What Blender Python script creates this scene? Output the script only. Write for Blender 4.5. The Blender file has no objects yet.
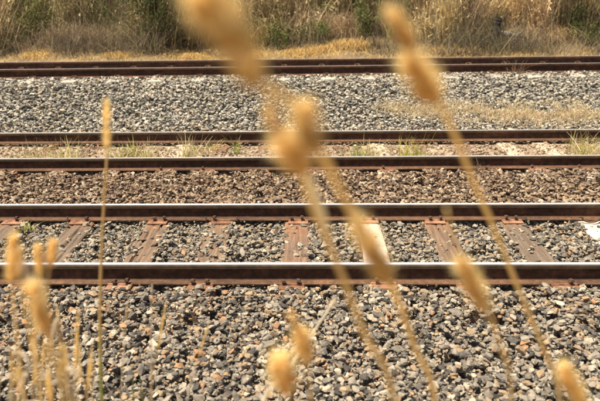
import bpy, bmesh, math, random
import numpy as np
from mathutils import Vector, Matrix

random.seed(7)
RNG = np.random.default_rng(7)
SC = bpy.context.scene
COL = SC.collection
R = math.radians

# ------------------------------------------------------------------ camera
CAM_Z = 2.254
PITCH, YAW, ROLL = R(18.0), R(1.2), R(0.5)
FPX = 655.0                                   # focal length in photo pixels (600 wide)
fwd = Vector((-math.sin(YAW) * math.cos(PITCH), math.cos(YAW) * math.cos(PITCH), -math.sin(PITCH)))
rgt0 = Vector((math.cos(YAW), math.sin(YAW), 0))
up0 = rgt0.cross(fwd)
rgt = (rgt0 * math.cos(ROLL) - up0 * math.sin(ROLL)).normalized()
up = (rgt0 * math.sin(ROLL) + up0 * math.cos(ROLL)).normalized()
EYE = Vector((0, 0, CAM_Z))
cam = bpy.data.cameras.new('camera')
cam_o = bpy.data.objects.new('camera', cam)
COL.objects.link(cam_o)
cam_o.matrix_world = Matrix(((rgt.x, up.x, -fwd.x, EYE.x), (rgt.y, up.y, -fwd.y, EYE.y),
                             (rgt.z, up.z, -fwd.z, EYE.z), (0, 0, 0, 1)))
cam.sensor_fit = 'HORIZONTAL'
cam.sensor_width = 36.0
cam.lens = 36.0 * FPX / 600.0
cam.clip_start, cam.clip_end = 0.05, 600.0
cam.dof.use_dof = True
cam.dof.focus_distance = 6.1
cam.dof.aperture_fstop = cam.lens / 1000.0 / 0.0168
SC.camera = cam_o

# ------------------------------------------------------------------ light
SUN_DIR = Vector((-0.33, -0.20, 0.92)).normalized()       # towards the sun
elev = math.asin(SUN_DIR.z)
azim = math.atan2(SUN_DIR.x, SUN_DIR.y)                   # clockwise from +Y
world = bpy.data.worlds.new('World')
SC.world = world
world.use_nodes = True
wn = world.node_tree
sky = wn.nodes.new('ShaderNodeTexSky')
sky.sky_type = 'NISHITA'
sky.sun_disc = False
sky.sun_elevation = elev
sky.sun_rotation = azim
sky.dust_density = 3.0
sky.ozone_density = 0.6
bg = wn.nodes['Background']
bg.inputs['Strength'].default_value = 0.060
wn.links.new(sky.outputs[0], bg.inputs['Color'])
sun = bpy.data.lights.new('sun', 'SUN')
sun.energy = 5.0
sun.angle = R(0.53)
sun.color = (1.0, 0.89, 0.71)
sun_o = bpy.data.objects.new('sun', sun)
COL.objects.link(sun_o)
sun_o.rotation_euler = SUN_DIR.to_track_quat('Z', 'Y').to_euler()
sun_o.location = (0, 0, 30)
SC.view_settings.view_transform = 'Standard'
SC.view_settings.look = 'None'
SC.view_settings.exposure = 0.78
SC.view_settings.gamma = 1.0
SC.cycles.use_denoising = True
SC.cycles.max_bounces = 10
SC.cycles.diffuse_bounces = 8
SC.cycles.transmission_bounces = 8
SC.cycles.transparent_max_bounces = 4


def pt(px, py, depth):
    """A place in the world from where the photo shows it and how far off it stands."""
    return EYE + fwd * depth + rgt * ((px - 300.0) / FPX * depth) - up * ((py - 200.5) / FPX * depth)


def on_line(px, py, y_of):
    """World point on the vertical plane y = y_of(x) seen at photo pixel."""
    d = fwd + rgt * ((px - 300.0) / FPX) - up * ((py - 200.5) / FPX)
    t = 5.0
    for _ in range(6):
        p = EYE + d * t
        t *= y_of(p.x) / p.y
    return EYE + d * t


# ------------------------------------------------------------------ helpers
def tag(o, label=None, cat=None, group=None, kind=None):
    if label: o['label'] = label
    if cat: o['category'] = cat
    if group: o['group'] = group
    if kind: o['kind'] = kind
    return o


def link(name, me, mats, parent=None):
    o = bpy.data.objects.new(name, me)
    COL.objects.link(o)
    if parent: o.parent = parent
    if mats is not None:
        for m in (mats if isinstance(mats, (list, tuple)) else [mats]):
            me.materials.append(m)
    return o


def empty(name, loc, rz=0.0):
    o = bpy.data.objects.new(name, None)
    o.empty_display_size = 0.1
    COL.objects.link(o)
    o.location = loc
    o.rotation_euler = (0, 0, rz)
    return o


def mesh_np(name, V, F, C=None, smooth=False):
    """Mesh from numpy arrays; F is (n,3) or (n,4) or a list of both."""
    me = bpy.data.meshes.new(name)
    V = np.ascontiguousarray(V, dtype=np.float32)
    Fs = F if isinstance(F, list) else [F]
    Fs = [np.asarray(f, dtype=np.int32) for f in Fs if len(f)]
    loops = np.concatenate([f.ravel() for f in Fs])
    totals = np.concatenate([np.full(len(f), f.shape[1], dtype=np.int32) for f in Fs])
    starts = np.concatenate([[0], np.cumsum(totals)[:-1]]).astype(np.int32)
    me.vertices.add(len(V))
    me.vertices.foreach_set('co', V.ravel())
    me.loops.add(len(loops))
    me.loops.foreach_set('vertex_index', loops)
    me.polygons.add(len(totals))
    me.polygons.foreach_set('loop_start', starts)
    me.polygons.foreach_set('loop_total', totals)
    me.polygons.foreach_set('use_smooth', np.full(len(totals), smooth, dtype=bool))
    if C is not None:
        a = me.attributes.new('col', 'FLOAT_COLOR', 'POINT')
        C4 = np.ones((len(V), 4), dtype=np.float32)
        C4[:, :3] = C
        a.data.foreach_set('color', C4.ravel())
    me.update(calc_edges=True)
    return me


class Bag:
    """Collects pieces that belong to one mesh."""
    def __init__(self):
        self.V, self.T, self.Q, self.C, self.n = [], [], [], [], 0

    def add(self, V, T=None, Q=None, C=(0.5, 0.5, 0.5)):
        V = np.asarray(V, dtype=np.float32).reshape(-1, 3)
        self.V.append(V)
        if T is not None and len(T): self.T.append(np.asarray(T) + self.n)
        if Q is not None and len(Q): self.Q.append(np.asarray(Q) + self.n)
        C = np.asarray(C, dtype=np.float32)
        if C.ndim == 1: C = np.tile(C, (len(V), 1))
        self.C.append(C)
        self.n += len(V)

    def mesh(self, name, smooth=False):
        F = []
        if self.T: F.append(np.concatenate(self.T))
        if self.Q: F.append(np.concatenate(self.Q))
        return mesh_np(name, np.concatenate(self.V), F, np.concatenate(self.C), smooth)


def strips(bag, root, dirv, length, width, bend, col, segs=3, side=None, col_tip=None, droop=0.0):
    """Many tapering blades at once. root (n,3), dirv (n,3) unit, bend (n,3) sideways sweep."""
    n = len(root)
    if n == 0: return
    length = np.broadcast_to(np.asarray(length, dtype=np.float32), (n,))
    width = np.broadcast_to(np.asarray(width, dtype=np.float32), (n,))
    if side is None:
        a = RNG.uniform(0, 2 * np.pi, n)
        side = np.stack([np.cos(a), np.sin(a), np.zeros(n)], 1)
    t = np.linspace(0, 1, segs + 1)
    P = (root[:, None, :] + dirv[:, None, :] * (length[:, None] * t)[:, :, None]
         + bend[:, None, :] * (length[:, None] * t ** 2)[:, :, None])
    P[:, :, 2] -= droop * length[:, None] * t ** 3
    w = width[:, None] * 0.5 * np.clip(1.05 - t ** 1.6, 0.08, 1)[None, :]
    L = P - side[:, None, :] * w[:, :, None]
    Rr = P + side[:, None, :] * w[:, :, None]
    V = np.stack([L, Rr], 2).reshape(n, -1, 3)
    m = (segs + 1) * 2
    base = (np.arange(n) * m)[:, None]
    q = []
    for s in range(segs):
        q.append(np.stack([base[:, 0] + 2 * s, base[:, 0] + 2 * s + 1, base[:, 0] + 2 * s + 3, base[:, 0] + 2 * s + 2], 1))
    Q = np.concatenate(q)
    c = np.asarray(col, dtype=np.float32)
    if c.ndim == 1: c = np.tile(c, (n, 1))
    C = np.repeat(c[:, None, :], m, 1)
    if col_tip is not None:
        ct = np.asarray(col_tip, dtype=np.float32)
        if ct.ndim == 1: ct = np.tile(ct, (n, 1))
        tt = np.repeat(t, 2)[None, :, None]
        C = C * (1 - tt) + ct[:, None, :] * tt
    bag.add(V.reshape(-1, 3), None, Q, C.reshape(-1, 3))


def tube(bag, pts, radii, col, sides=6):
    pts = [Vector(p) for p in pts]
    n = len(pts)
    V, Q, Cs = [], [], []
    col = np.asarray(col, dtype=np.float32)
    for i, p in enumerate(pts):
        d = (pts[min(i + 1, n - 1)] - pts[max(i - 1, 0)]).normalized()
        a = d.cross(Vector((0.31, 0.9, 0.2))).normalized()
        b = d.cross(a)
        r = radii[i] if hasattr(radii, '__len__') else radii
        for k in range(sides):
            th = 2 * math.pi * k / sides
            V.append(p + (a * math.cos(th) + b * math.sin(th)) * r)
            Cs.append(col if col.ndim == 1 else col[i])
    for i in range(n - 1):
        for k in range(sides):
            k2 = (k + 1) % sides
            Q.append((i * sides + k, i * sides + k2, (i + 1) * sides + k2, (i + 1) * sides + k))
    T = []
    for k in range(1, sides - 1):
        T.append((0, k + 1, k))
        o = (n - 1) * sides
        T.append((o, o + k, o + k + 1))
    bag.add(np.array([tuple(v) for v in V]), T, Q, np.array(Cs))


def smooth_line(pts, sub=6):
    """Catmull-Rom through pts (lists of floats)."""
    P = [np.array(p, dtype=float) for p in pts]
    P = [2 * P[0] - P[1]] + P + [2 * P[-1] - P[-2]]
    out = []
    for i in range(1, len(P) - 2):
        for k in range(sub):
            t = k / sub
            p0, p1, p2, p3 = P[i - 1], P[i], P[i + 1], P[i + 2]
            out.append(0.5 * ((2 * p1) + (-p0 + p2) * t + (2 * p0 - 5 * p1 + 4 * p2 - p3) * t * t
                              + (-p0 + 3 * p1 - 3 * p2 + p3) * t ** 3))
    out.append(P[-2])
    return out


def box_bm(sx, sy, sz, bev=0.0, z0=0.0):
    bm = bmesh.new()
    bmesh.ops.create_cube(bm, size=1.0)
    for v in bm.verts:
        v.co = Vector((v.co.x * sx, v.co.y * sy, (v.co.z + 0.5) * sz + z0))
    if bev > 0:
        bmesh.ops.bevel(bm, geom=list(bm.edges), offset=bev, segments=1, affect='EDGES')
    return bm


def bm_mesh(name, bm):
    me = bpy.data.meshes.new(name)
    bm.to_mesh(me)
    bm.free()
    return me


# ------------------------------------------------------------------ value noise (numpy)
_perm = np.random.default_rng(3).random((64, 64))


def vnoise(x, y):
    x = np.asarray(x, dtype=float); y = np.asarray(y, dtype=float)
    xi = np.floor(x).astype(int); yi = np.floor(y).astype(int)
    fx = x - xi; fy = y - yi
    fx = fx * fx * (3 - 2 * fx); fy = fy * fy * (3 - 2 * fy)
    g = lambda a, b: _perm[a % 64, b % 64]
    return (g(xi, yi) * (1 - fx) + g(xi + 1, yi) * fx) * (1 - fy) + (g(xi, yi + 1) * (1 - fx) + g(xi + 1, yi + 1) * fx) * fy


def fbm(x, y, o=3):
    s, a, t = 0.0, 1.0, 0.0
    for i in range(o):
        s = s + a * vnoise(np.asarray(x) * 2 ** i + 17 * i, np.asarray(y) * 2 ** i + 5 * i); t += a; a *= 0.5
    return s / t


# ------------------------------------------------------------------ materials
def new_mat(name):
    m = bpy.data.materials.new(name)
    m.use_nodes = True
    nt = m.node_tree
    return m, nt, nt.nodes['Principled BSDF']


def N(nt, typ, **kw):
    n = nt.nodes.new(typ)
    for k, v in kw.items():
        if k.startswith('i_'):
            n.inputs[k[2:].replace('_', ' ')].default_value = v
        else:
            setattr(n, k, v)
    return n


def ramp(nt, fac, stops):
    r = nt.nodes.new('ShaderNodeValToRGB')
    while len(r.color_ramp.elements) < len(stops):
        r.color_ramp.elements.new(0.5)
    for e, (p, c) in zip(r.color_ramp.elements, stops):
        e.position = p
        e.color = (*c, 1) if len(c) == 3 else c
    nt.links.new(fac, r.inputs[0])
    return r.outputs[0]


def mixc(nt, fac, a, b, blend='MIX'):
    n = nt.nodes.new('ShaderNodeMix')
    n.data_type = 'RGBA'
    n.blend_type = blend
    for s, v in ((n.inputs[0], fac), (n.inputs[6], a), (n.inputs[7], b)):
        if hasattr(v, 'is_output'): nt.links.new(v, s)
        elif isinstance(v, (int, float)): s.default_value = v
        else: s.default_value = (*v, 1)
    return n.outputs[2]


def coords(nt, kind='Object', scale=(1, 1, 1)):
    tc = nt.nodes.new('ShaderNodeTexCoord')
    mp = nt.nodes.new('ShaderNodeMapping')
    mp.inputs['Scale'].default_value = scale
    nt.links.new(tc.outputs[kind], mp.inputs['Vector'])
    return mp.outputs[0]


def noise(nt, vec, scale, detail=4, rough=0.6):
    n = N(nt, 'ShaderNodeTexNoise')
    n.inputs['Scale'].default_value = scale
    n.inputs['Detail'].default_value = detail
    n.inputs['Roughness'].default_value = rough
    if vec is not None: nt.links.new(vec, n.inputs['Vector'])
    return n.outputs['Fac']


def bump(nt, b, height, strength=0.5, dist=0.01):
    n = N(nt, 'ShaderNodeBump')
    n.inputs['Strength'].default_value = strength
    n.inputs['Distance'].default_value = dist
    nt.links.new(height, n.inputs['Height'])
    nt.links.new(n.outputs[0], b.inputs['Normal'])


def stone_mat(name, from_object):
    m, nt, b = new_mat(name)
    if from_object:
        src = N(nt, 'ShaderNodeObjectInfo').outputs['Color']
    else:
        src = N(nt, 'ShaderNodeAttribute', attribute_name='col').outputs['Color']
    geo = N(nt, 'ShaderNodeNewGeometry').outputs['Position']
    n1 = noise(nt, geo, 30, 4, 0.65)
    n2 = noise(nt, geo, 170, 3, 0.7)
    v = ramp(nt, n1, [(0.28, (0.62, 0.60, 0.58)), (0.5, (1, 1, 1)), (0.72, (1.28, 1.22, 1.14))])
    c = mixc(nt, 1.0, src, v, 'MULTIPLY')
    v2 = ramp(nt, n2, [(0.35, (0.74, 0.74, 0.74)), (0.65, (1.22, 1.22, 1.22))])
    c = mixc(nt, 1.0, c, v2, 'MULTIPLY')
    st = ramp(nt, noise(nt, geo, 13, 3, 0.6), [(0.56, (0, 0, 0)), (0.70, (1, 1, 1))])
    sm = N(nt, 'ShaderNodeMath', operation='MULTIPLY'); nt.links.new(st, sm.inputs[0]); sm.inputs[1].default_value = 0.45
    c = mixc(nt, sm.outputs[0], c, (0.34, 0.22, 0.13))
    nt.links.new(c, b.inputs['Base Color'])
    b.inputs['Roughness'].default_value = 0.78
    b.inputs['Specular IOR Level'].default_value = 0.35
    h = N(nt, 'ShaderNodeMath', operation='ADD'); nt.links.new(n1, h.inputs[0])
    h2 = N(nt, 'ShaderNodeMath', operation='MULTIPLY'); nt.links.new(n2, h2.inputs[0]); h2.inputs[1].default_value = 0.35
    nt.links.new(h2.outputs[0], h.inputs[1])
    bump(nt, b, h.outputs[0], 0.55, 0.012)
    return m


def gravel_sheet_mat(name, a, bcol, ccol, scale=22):
    m, nt, b = new_mat(name)
    vec = coords(nt)
    vo = N(nt, 'ShaderNodeTexVoronoi'); vo.inputs['Scale'].default_value = scale
    nt.links.new(vec, vo.inputs['Vector'])
    sep = N(nt, 'ShaderNodeSeparateColor'); nt.links.new(vo.outputs['Color'], sep.inputs[0])
    c = ramp(nt, sep.outputs[0], [(0.1, a), (0.5, bcol), (0.9, ccol)])
    n = noise(nt, vec, 60, 4)
    c = mixc(nt, 0.35, c, ramp(nt, n, [(0.3, (0.35, 0.33, 0.3)), (0.7, (1.2, 1.15, 1.1))]), 'MULTIPLY')
    nt.links.new(c, b.inputs['Base Color'])
    b.inputs['Roughness'].default_value = 0.9
    inv = N(nt, 'ShaderNodeMath', operation='SUBTRACT'); inv.inputs[0].default_value = 1.0
    nt.links.new(vo.outputs['Distance'], inv.inputs[1])
    bump(nt, b, inv.outputs[0], 0.9, 0.05)
    return m


def earth_mat(name, stops, scale=3.0, fine=60, bs=0.6):
    m, nt, b = new_mat(name)
    vec = coords(nt)
    n1 = noise(nt, vec, scale, 6, 0.65)
    n2 = noise(nt, vec, fine, 5, 0.7)
    c = ramp(nt, n1, stops)
    c = mixc(nt, 0.8, c, ramp(nt, n2, [(0.3, (0.5, 0.48, 0.45)), (0.6, (1.1, 1.08, 1.05))]), 'MULTIPLY')
    nt.links.new(c, b.inputs['Base Color'])
    b.inputs['Roughness'].default_value = 0.95
    bump(nt, b, n2, bs, 0.02)
    return m


def plant_mat(name, transl=0.35, rough=0.7, vary=0.3):
    m, nt, b = new_mat(name)
    src = N(nt, 'ShaderNodeAttribute', attribute_name='col').outputs['Color']
    geo = N(nt, 'ShaderNodeNewGeometry').outputs['Position']
    n1 = noise(nt, geo, 9, 3)
    c = mixc(nt, vary, src, ramp(nt, n1, [(0.3, (0.4, 0.38, 0.36)), (0.7, (1.35, 1.3, 1.2))]), 'MULTIPLY')
    nt.links.new(c, b.inputs['Base Color'])
    b.inputs['Roughness'].default_value = rough
    b.inputs['Specular IOR Level'].default_value = 0.25
    tr = N(nt, 'ShaderNodeBsdfTranslucent'); nt.links.new(c, tr.inputs[0])
    mx = N(nt, 'ShaderNodeMixShader'); mx.inputs[0].default_value = transl
    out = nt.nodes['Material Output']
    nt.links.new(b.outputs[0], mx.inputs[1]); nt.links.new(tr.outputs[0], mx.inputs[2])
    nt.links.new(mx.outputs[0], out.inputs[0])
    return m


def timber_mat(name, a, bcol, rust, rust_seat=0.75):
    m, nt, b = new_mat(name)
    vec = coords(nt, 'Object', (34, 1.6, 34))
    g = noise(nt, vec, 1.0, 6, 0.7)
    c = ramp(nt, g, [(0.25, tuple(x * 0.35 for x in a)), (0.42, a), (0.7, bcol)])
    v2 = coords(nt, 'Object', (1, 1, 1))
    sep = N(nt, 'ShaderNodeSeparateXYZ'); nt.links.new(v2, sep.inputs[0])
    ab = N(nt, 'ShaderNodeMath', operation='ABSOLUTE'); nt.links.new(sep.outputs[1], ab.inputs[0])
    sb = N(nt, 'ShaderNodeMath', operation='SUBTRACT'); nt.links.new(ab.outputs[0], sb.inputs[0]); sb.inputs[1].default_value = rust_seat
    ab2 = N(nt, 'ShaderNodeMath', operation='ABSOLUTE'); nt.links.new(sb.outputs[0], ab2.inputs[0])
    mr = N(nt, 'ShaderNodeMapRange'); nt.links.new(ab2.outputs[0], mr.inputs[0])
    mr.inputs[1].default_value = 0.10; mr.inputs[2].default_value = 0.10 + 0.75 * rust
    mr.inputs[3].default_value = 1.0; mr.inputs[4].default_value = 0.0
    nn = noise(nt, v2, 9, 4, 0.6)
    mu = N(nt, 'ShaderNodeMath', operation='MULTIPLY'); nt.links.new(mr.outputs[0], mu.inputs[0]); nt.links.new(nn, mu.inputs[1])
    fac = ramp(nt, mu.outputs[0], [(0.12, (0, 0, 0)), (0.55, (1, 1, 1))])
    sc = N(nt, 'ShaderNodeMath', operation='MULTIPLY'); nt.links.new(fac, sc.inputs[0]); sc.inputs[1].default_value = min(1.0, 0.35 + rust * 0.6)
    rc = ramp(nt, nn, [(0.3, (0.20, 0.085, 0.035)), (0.7, (0.40, 0.20, 0.095))])
    c = mixc(nt, sc.outputs[0], c, rc)
    c = mixc(nt, 0.5, c, ramp(nt, noise(nt, v2, 55, 4), [(0.35, (0.55, 0.52, 0.5)), (0.6, (1.1, 1.1, 1.1))]), 'MULTIPLY')
    nt.links.new(c, b.inputs['Base Color'])
    b.inputs['Roughness'].default_value = 0.88
    bump(nt, b, g, 0.9, 0.012)
    return m


def concrete_mat(name, col, stain):
    m, nt, b = new_mat(name)
    v = coords(nt)
    n = noise(nt, v, 7, 5)
    c = ramp(nt, n, [(0.3, stain), (0.5, col), (0.8, tuple(min(0.85, x * 1.08) for x in col))])
    c = mixc(nt, 0.5, c, ramp(nt, noise(nt, v, 90, 4), [(0.32, (0.62, 0.6, 0.56)), (0.5, (1, 1, 1))]), 'MULTIPLY')
    nt.links.new(c, b.inputs['Base Color'])
    b.inputs['Roughness'].default_value = 0.85
    bump(nt, b, n, 0.3, 0.01)
    return m


def rust_mat(name, dark, mid, light, scale=14, streak=True):
    m, nt, b = new_mat(name)
    v = coords(nt, 'Object', (1, 1, 1))
    n = noise(nt, v, scale, 5, 0.7)
    c = ramp(nt, n, [(0.3, dark), (0.52, mid), (0.78, light)])
    if streak:
        s = noise(nt, coords(nt, 'Object', (3.0, 60, 18)), 1.0, 3)
        lg = noise(nt, coords(nt, 'Object', (1.1, 6, 6)), 1.0, 4)
        c = mixc(nt, 0.8, c, ramp(nt, lg, [(0.32, (0.62, 0.58, 0.55)), (0.66, (1.45, 1.36, 1.25))]), 'MULTIPLY')
        c = mixc(nt, 0.6, c, ramp(nt, s, [(0.3, (0.55, 0.5, 0.48)), (0.7, (1.3, 1.25, 1.2))]), 'MULTIPLY')
    if not streak:
        rv = N(nt, 'ShaderNodeObjectInfo').outputs['Random']
        c = mixc(nt, 0.8, c, ramp(nt, rv, [(0.0, (0.55, 0.5, 0.48)), (0.5, (1.0, 1.0, 1.0)), (1.0, (1.15, 1.2, 1.3))]), 'MULTIPLY')
    nt.links.new(c, b.inputs['Base Color'])
    b.inputs['Roughness'].default_value = 0.85
    bump(nt, b, noise(nt, v, 120, 4, 0.7), 0.35, 0.004)
    return m


M_STONE = stone_mat('crushed_rock', False)
M_STONE_OBJ = stone_mat('crushed_rock_single', True)
M_BED = [gravel_sheet_mat('ballast_fill_grey', (0.09, 0.08, 0.068), (0.20, 0.175, 0.145), (0.32, 0.28, 0.23)),
         gravel_sheet_mat('ballast_fill_brown', (0.16, 0.11, 0.075), (0.30, 0.22, 0.15), (0.42, 0.33, 0.24), 30),
         gravel_sheet_mat('ballast_fill_pale', (0.07, 0.07, 0.065), (0.24, 0.23, 0.21), (0.42, 0.41, 0.38), 18)]
M_EARTH = earth_mat('dry_earth', [(0.3, (0.10, 0.075, 0.045)), (0.5, (0.20, 0.145, 0.08)), (0.7, (0.32, 0.24, 0.12))], 1.3)
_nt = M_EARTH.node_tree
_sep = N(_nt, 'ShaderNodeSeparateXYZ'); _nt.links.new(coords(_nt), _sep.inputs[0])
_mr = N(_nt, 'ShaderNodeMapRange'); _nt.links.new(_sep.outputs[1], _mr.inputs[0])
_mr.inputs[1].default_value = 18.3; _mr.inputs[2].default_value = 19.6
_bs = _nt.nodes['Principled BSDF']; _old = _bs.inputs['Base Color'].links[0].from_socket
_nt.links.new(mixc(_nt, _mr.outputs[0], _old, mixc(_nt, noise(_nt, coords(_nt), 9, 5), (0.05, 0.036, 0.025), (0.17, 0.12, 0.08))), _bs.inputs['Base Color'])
M_SOIL = earth_mat('sandy_fines', [(0.32, (0.20, 0.14, 0.095)), (0.5, (0.36, 0.27, 0.19)), (0.68, (0.56, 0.46, 0.35))], 5.0, 80)
M_PLANT = plant_mat('dry_plant', 0.30)
M_GREEN = plant_mat('green_leaf', 0.35, 0.55)
M_SEED = plant_mat('seed_fluff', 0.55, 0.7, 0.10)
M_TIMBER = [timber_mat('weathered_timber_grey', (0.13, 0.092, 0.064), (0.25, 0.185, 0.13), 0.32),
            timber_mat('weathered_timber_brown', (0.15, 0.095, 0.06), (0.29, 0.195, 0.125), 0.45),
            timber_mat('rust_soaked_timber', (0.15, 0.095, 0.062), (0.29, 0.195, 0.135), 1.0)]
M_PALE = concrete_mat('pale_concrete', (0.62, 0.55, 0.45), (0.36, 0.27, 0.19))
M_SAND = concrete_mat('dusty_timber', (0.50, 0.41, 0.31), (0.30, 0.17, 0.10))
M_STEEL, _nt, _b = new_mat('polished_rail_top')
_v = coords(_nt, 'Object', (0.8, 160, 40))
_n = noise(_nt, _v, 1.0, 4)
_nt.links.new(ramp(_nt, _n, [(0.3, (0.62, 0.62, 0.63)), (0.7, (0.86, 0.86, 0.87))]), _b.inputs['Base Color'])
_b.inputs['Metallic'].default_value = 0.35
_b.inputs['Roughness'].default_value = 0.42
M_STEEL_MID, _nt, _b = new_mat('worn_rail_top')
_n = noise(_nt, coords(_nt, 'Object', (0.8, 160, 40)), 1.0, 4)
_nt.links.new(ramp(_nt, _n, [(0.3, (0.40, 0.37, 0.34)), (0.7, (0.66, 0.63, 0.60))]), _b.inputs['Base Color'])
_b.inputs['Metallic'].default_value = 0.3
_b.inputs['Roughness'].default_value = 0.45
M_STEEL_DULL, _nt, _b = new_mat('dull_rail_top')
_v = coords(_nt, 'Object', (0.8, 160, 40))
_n = noise(_nt, _v, 1.0, 4)
_nt.links.new(ramp(_nt, _n, [(0.3, (0.30, 0.26, 0.22)), (0.7, (0.55, 0.50, 0.45))]), _b.inputs['Base Color'])
_b.inputs['Metallic'].default_value = 0.5
_b.inputs['Roughness'].default_value = 0.5
M_RUST = rust_mat('rail_rust', (0.026, 0.012, 0.007), (0.078, 0.036, 0.019), (0.16, 0.080, 0.042))
M_FOOT = rust_mat('dusty_rail_foot', (0.05, 0.025, 0.013), (0.105, 0.056, 0.030), (0.18, 0.11, 0.064), 22)
M_HEADSIDE = rust_mat('rail_head_side', (0.03, 0.02, 0.012), (0.060, 0.042, 0.025), (0.105, 0.075, 0.046))
M_PLATE = rust_mat('orange_rust', (0.12, 0.058, 0.034), (0.30, 0.15, 0.085), (0.43, 0.265, 0.165), 20, False)
M_SPIKE = rust_mat('dark_rust', (0.03, 0.016, 0.01), (0.09, 0.045, 0.025), (0.20, 0.10, 0.05), 40, False)

# ------------------------------------------------------------------ track lines and ground profile
SL2, SL3 = math.tan(R(0.53)), math.tan(R(2.4))
def yA(x): return 4.79 + 0 * x
def yB(x): return 6.29 + 0 * x
def yC(x): return 8.23 + SL2 * (np.clip(x, -30, 30) + 0.17)
def yD(x): return yC(x) + 1.5
def yE(x): return 12.68 + SL3 * (np.clip(x, -30, 30) + 0.26)
def yF(x): return yE(x) + 1.5

def profile(x, top):
    """control points (y, z) of the ground at x; top=True gives the finished ballast surface."""
    c, d, e, f = yC(x), yD(x), yE(x), yF(x)
    if top:
        ys = [2.70, 3.2, 4.5, 4.75, 6.6, 7.2, c - 0.3, c - 0.12, d, d + 0.3, d + 0.75, e - 0.75, e - 0.15, f + 0.3]
        zs = [-0.05, -0.02, 0.012, 0.006, 0.004, 0.012, 0.022, 0.008, 0.015, 0.04, 0.11, 0.585, 0.652, 0.65]
    else:
        ys = [-60, 0.0, 1.3, 2.6, 3.2, 7.2, c, d, d + 0.3, d + 0.75, e - 0.75, e - 0.15, f + 0.9, f + 1.9, f + 2.9, f + 5.0, f + 7.5, f + 11, f + 45, 200]
        zs = [0.5, 0.62, 0.55, -0.12, -0.09, -0.075, -0.075, -0.06, -0.03, 0.035, 0.50, 0.565, 0.565, 0.40, 0.55, 0.80, 1.30, 2.7, 4.5, 6.0]
    return np.array(ys), np.array(zs)

def base_z(x, y):
    ys, zs = profile(float(x), False)
    return float(np.interp(y, ys, zs))


def terrain(name, xs, y_lo, y_hi, ny, dz, mat, kind='structure', rough=0.0, fine=None):
    V = np.zeros((len(xs), ny, 3), dtype=np.float32)
    for i, x in enumerate(xs):
        lo, hi = (y_lo(x) if callable(y_lo) else y_lo), (y_hi(x) if callable(y_hi) else y_hi)
        yy = np.linspace(lo, hi, ny) if fine is None else lo + (hi - lo) * fine
        ys, zs = profile(float(x), False)
        V[i, :, 0] = x
        V[i, :, 1] = yy
        V[i, :, 2] = np.interp(yy, ys, zs) + dz
        if rough:
            far = np.clip((yy - (yF(x) + 1.5)) / 2.0, 0, 1)
            V[i, :, 2] += far * rough * (fbm(np.full(ny, x) * 0.45 + 9, yy * 0.45, 4) - 0.5)
    nx = len(xs)
    ii, jj = np.meshgrid(np.arange(nx - 1), np.arange(ny - 1), indexing='ij')
    a = (ii * ny + jj).ravel()
    Q = np.stack([a, a + ny, a + ny + 1, a + 1], 1)
    me = mesh_np(name, V.reshape(-1, 3), Q, None, True)
    return tag(link(name, me, mat), kind=kind)


xs_all = np.concatenate([np.linspace(-160, -16, 25), np.linspace(-15, 15, 91), np.linspace(16, 160, 25)])
fine = (np.concatenate([np.linspace(-60, -4, 14), np.linspace(-3, 20, 231), np.linspace(20.5, 30, 39), np.linspace(32, 180, 30)]) + 60.0) / 240.0
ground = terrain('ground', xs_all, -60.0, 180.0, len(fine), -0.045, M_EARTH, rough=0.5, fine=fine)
bed1 = terrain('ballast_bed', xs_all, 2.62, lambda x: 7.25, 24, 0.0, M_BED[0])
bed2 = terrain('ballast_bed', xs_all, lambda x: 7.25, lambda x: yD(x) + 0.5, 24, 0.0, M_BED[1])
bed3 = terrain('ballast_bed', xs_all, lambda x: yD(x) + 0.5, lambda x: yF(x) + 1.7, 40, 0.0, M_BED[2])
# the sandy fines that clog the middle track
def fines_mesh():
    xs = np.linspace(-9, 9, 121); ny = 26
    V = np.zeros((len(xs), ny, 3), dtype=np.float32)
    for i, x in enumerate(xs):
        yy = np.linspace(yC(x) - 0.05, yD(x) + 0.1, ny)
        V[i, :, 0] = x; V[i, :, 1] = yy
        V[i, :, 2] = -0.018 + 0.05 * (fbm(np.full(ny, x) * 1.7, yy * 2.6, 3) - 0.5)
        V[i, 0, 2] = V[i, -1, 2] = -0.09
    ii, jj = np.meshgrid(np.arange(len(xs) - 1), np.arange(ny - 1), indexing='ij')
    a = (ii * ny + jj).ravel()
    return mesh_np('sandy_soil', V.reshape(-1, 3), np.stack([a, a + ny, a + ny + 1, a + 1], 1), None, True)
tag(link('sandy_soil', fines_mesh(), M_SOIL), kind='structure')

# ------------------------------------------------------------------ railway tracks
PLATE_H = 0.014
RAIL_H = 0.16

def rail_mesh(half_len, scale=1.0):
    prof = [(-.0635, 0), (.0635, 0), (.0635, .009), (.040, .0155), (.018, .024), (.0095, .036), (.0085, .075), (.0095, .110), (.014, .119),
            (.0345, .1255), (.0352, .148), (.0315, .1555), (.022, .1585), (.010, .1597), (-.010, .1597), (-.022, .1585), (-.0315, .1555), (-.0352, .148),
            (-.0345, .1255), (-.014, .119), (-.0095, .110), (-.0085, .075), (-.0095, .036), (-.018, .024), (-.040, .0155), (-.0635, .009)]
    n = len(prof)
    bm = bmesh.new()
    rings = []
    segs = 24
    for s in range(segs + 1):
        x = -half_len + 2 * half_len * s / segs
        rings.append([bm.verts.new((x, p[0] * scale, p[1] * scale)) for p in prof])
    top = {12, 13, 14}
    foot = {1, 2, 3, 23, 24, 25}
    side = {9, 10, 11, 15, 16, 17}
    for s in range(segs):
        for k in range(n):
            k2 = (k + 1) % n
            f = bm.faces.new((rings[s][k], rings[s + 1][k], rings[s + 1][k2], rings[s][k2]))
            f.material_index = 1 if k in top else (2 if k in foot else (3 if k in side else 0))
    bm.faces.new(rings[0])
    bm.faces.new(list(reversed(rings[-1])))
    bmesh.ops.recalc_face_normals(bm, faces=list(bm.faces))
    return bm_mesh('rail', bm)


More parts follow.
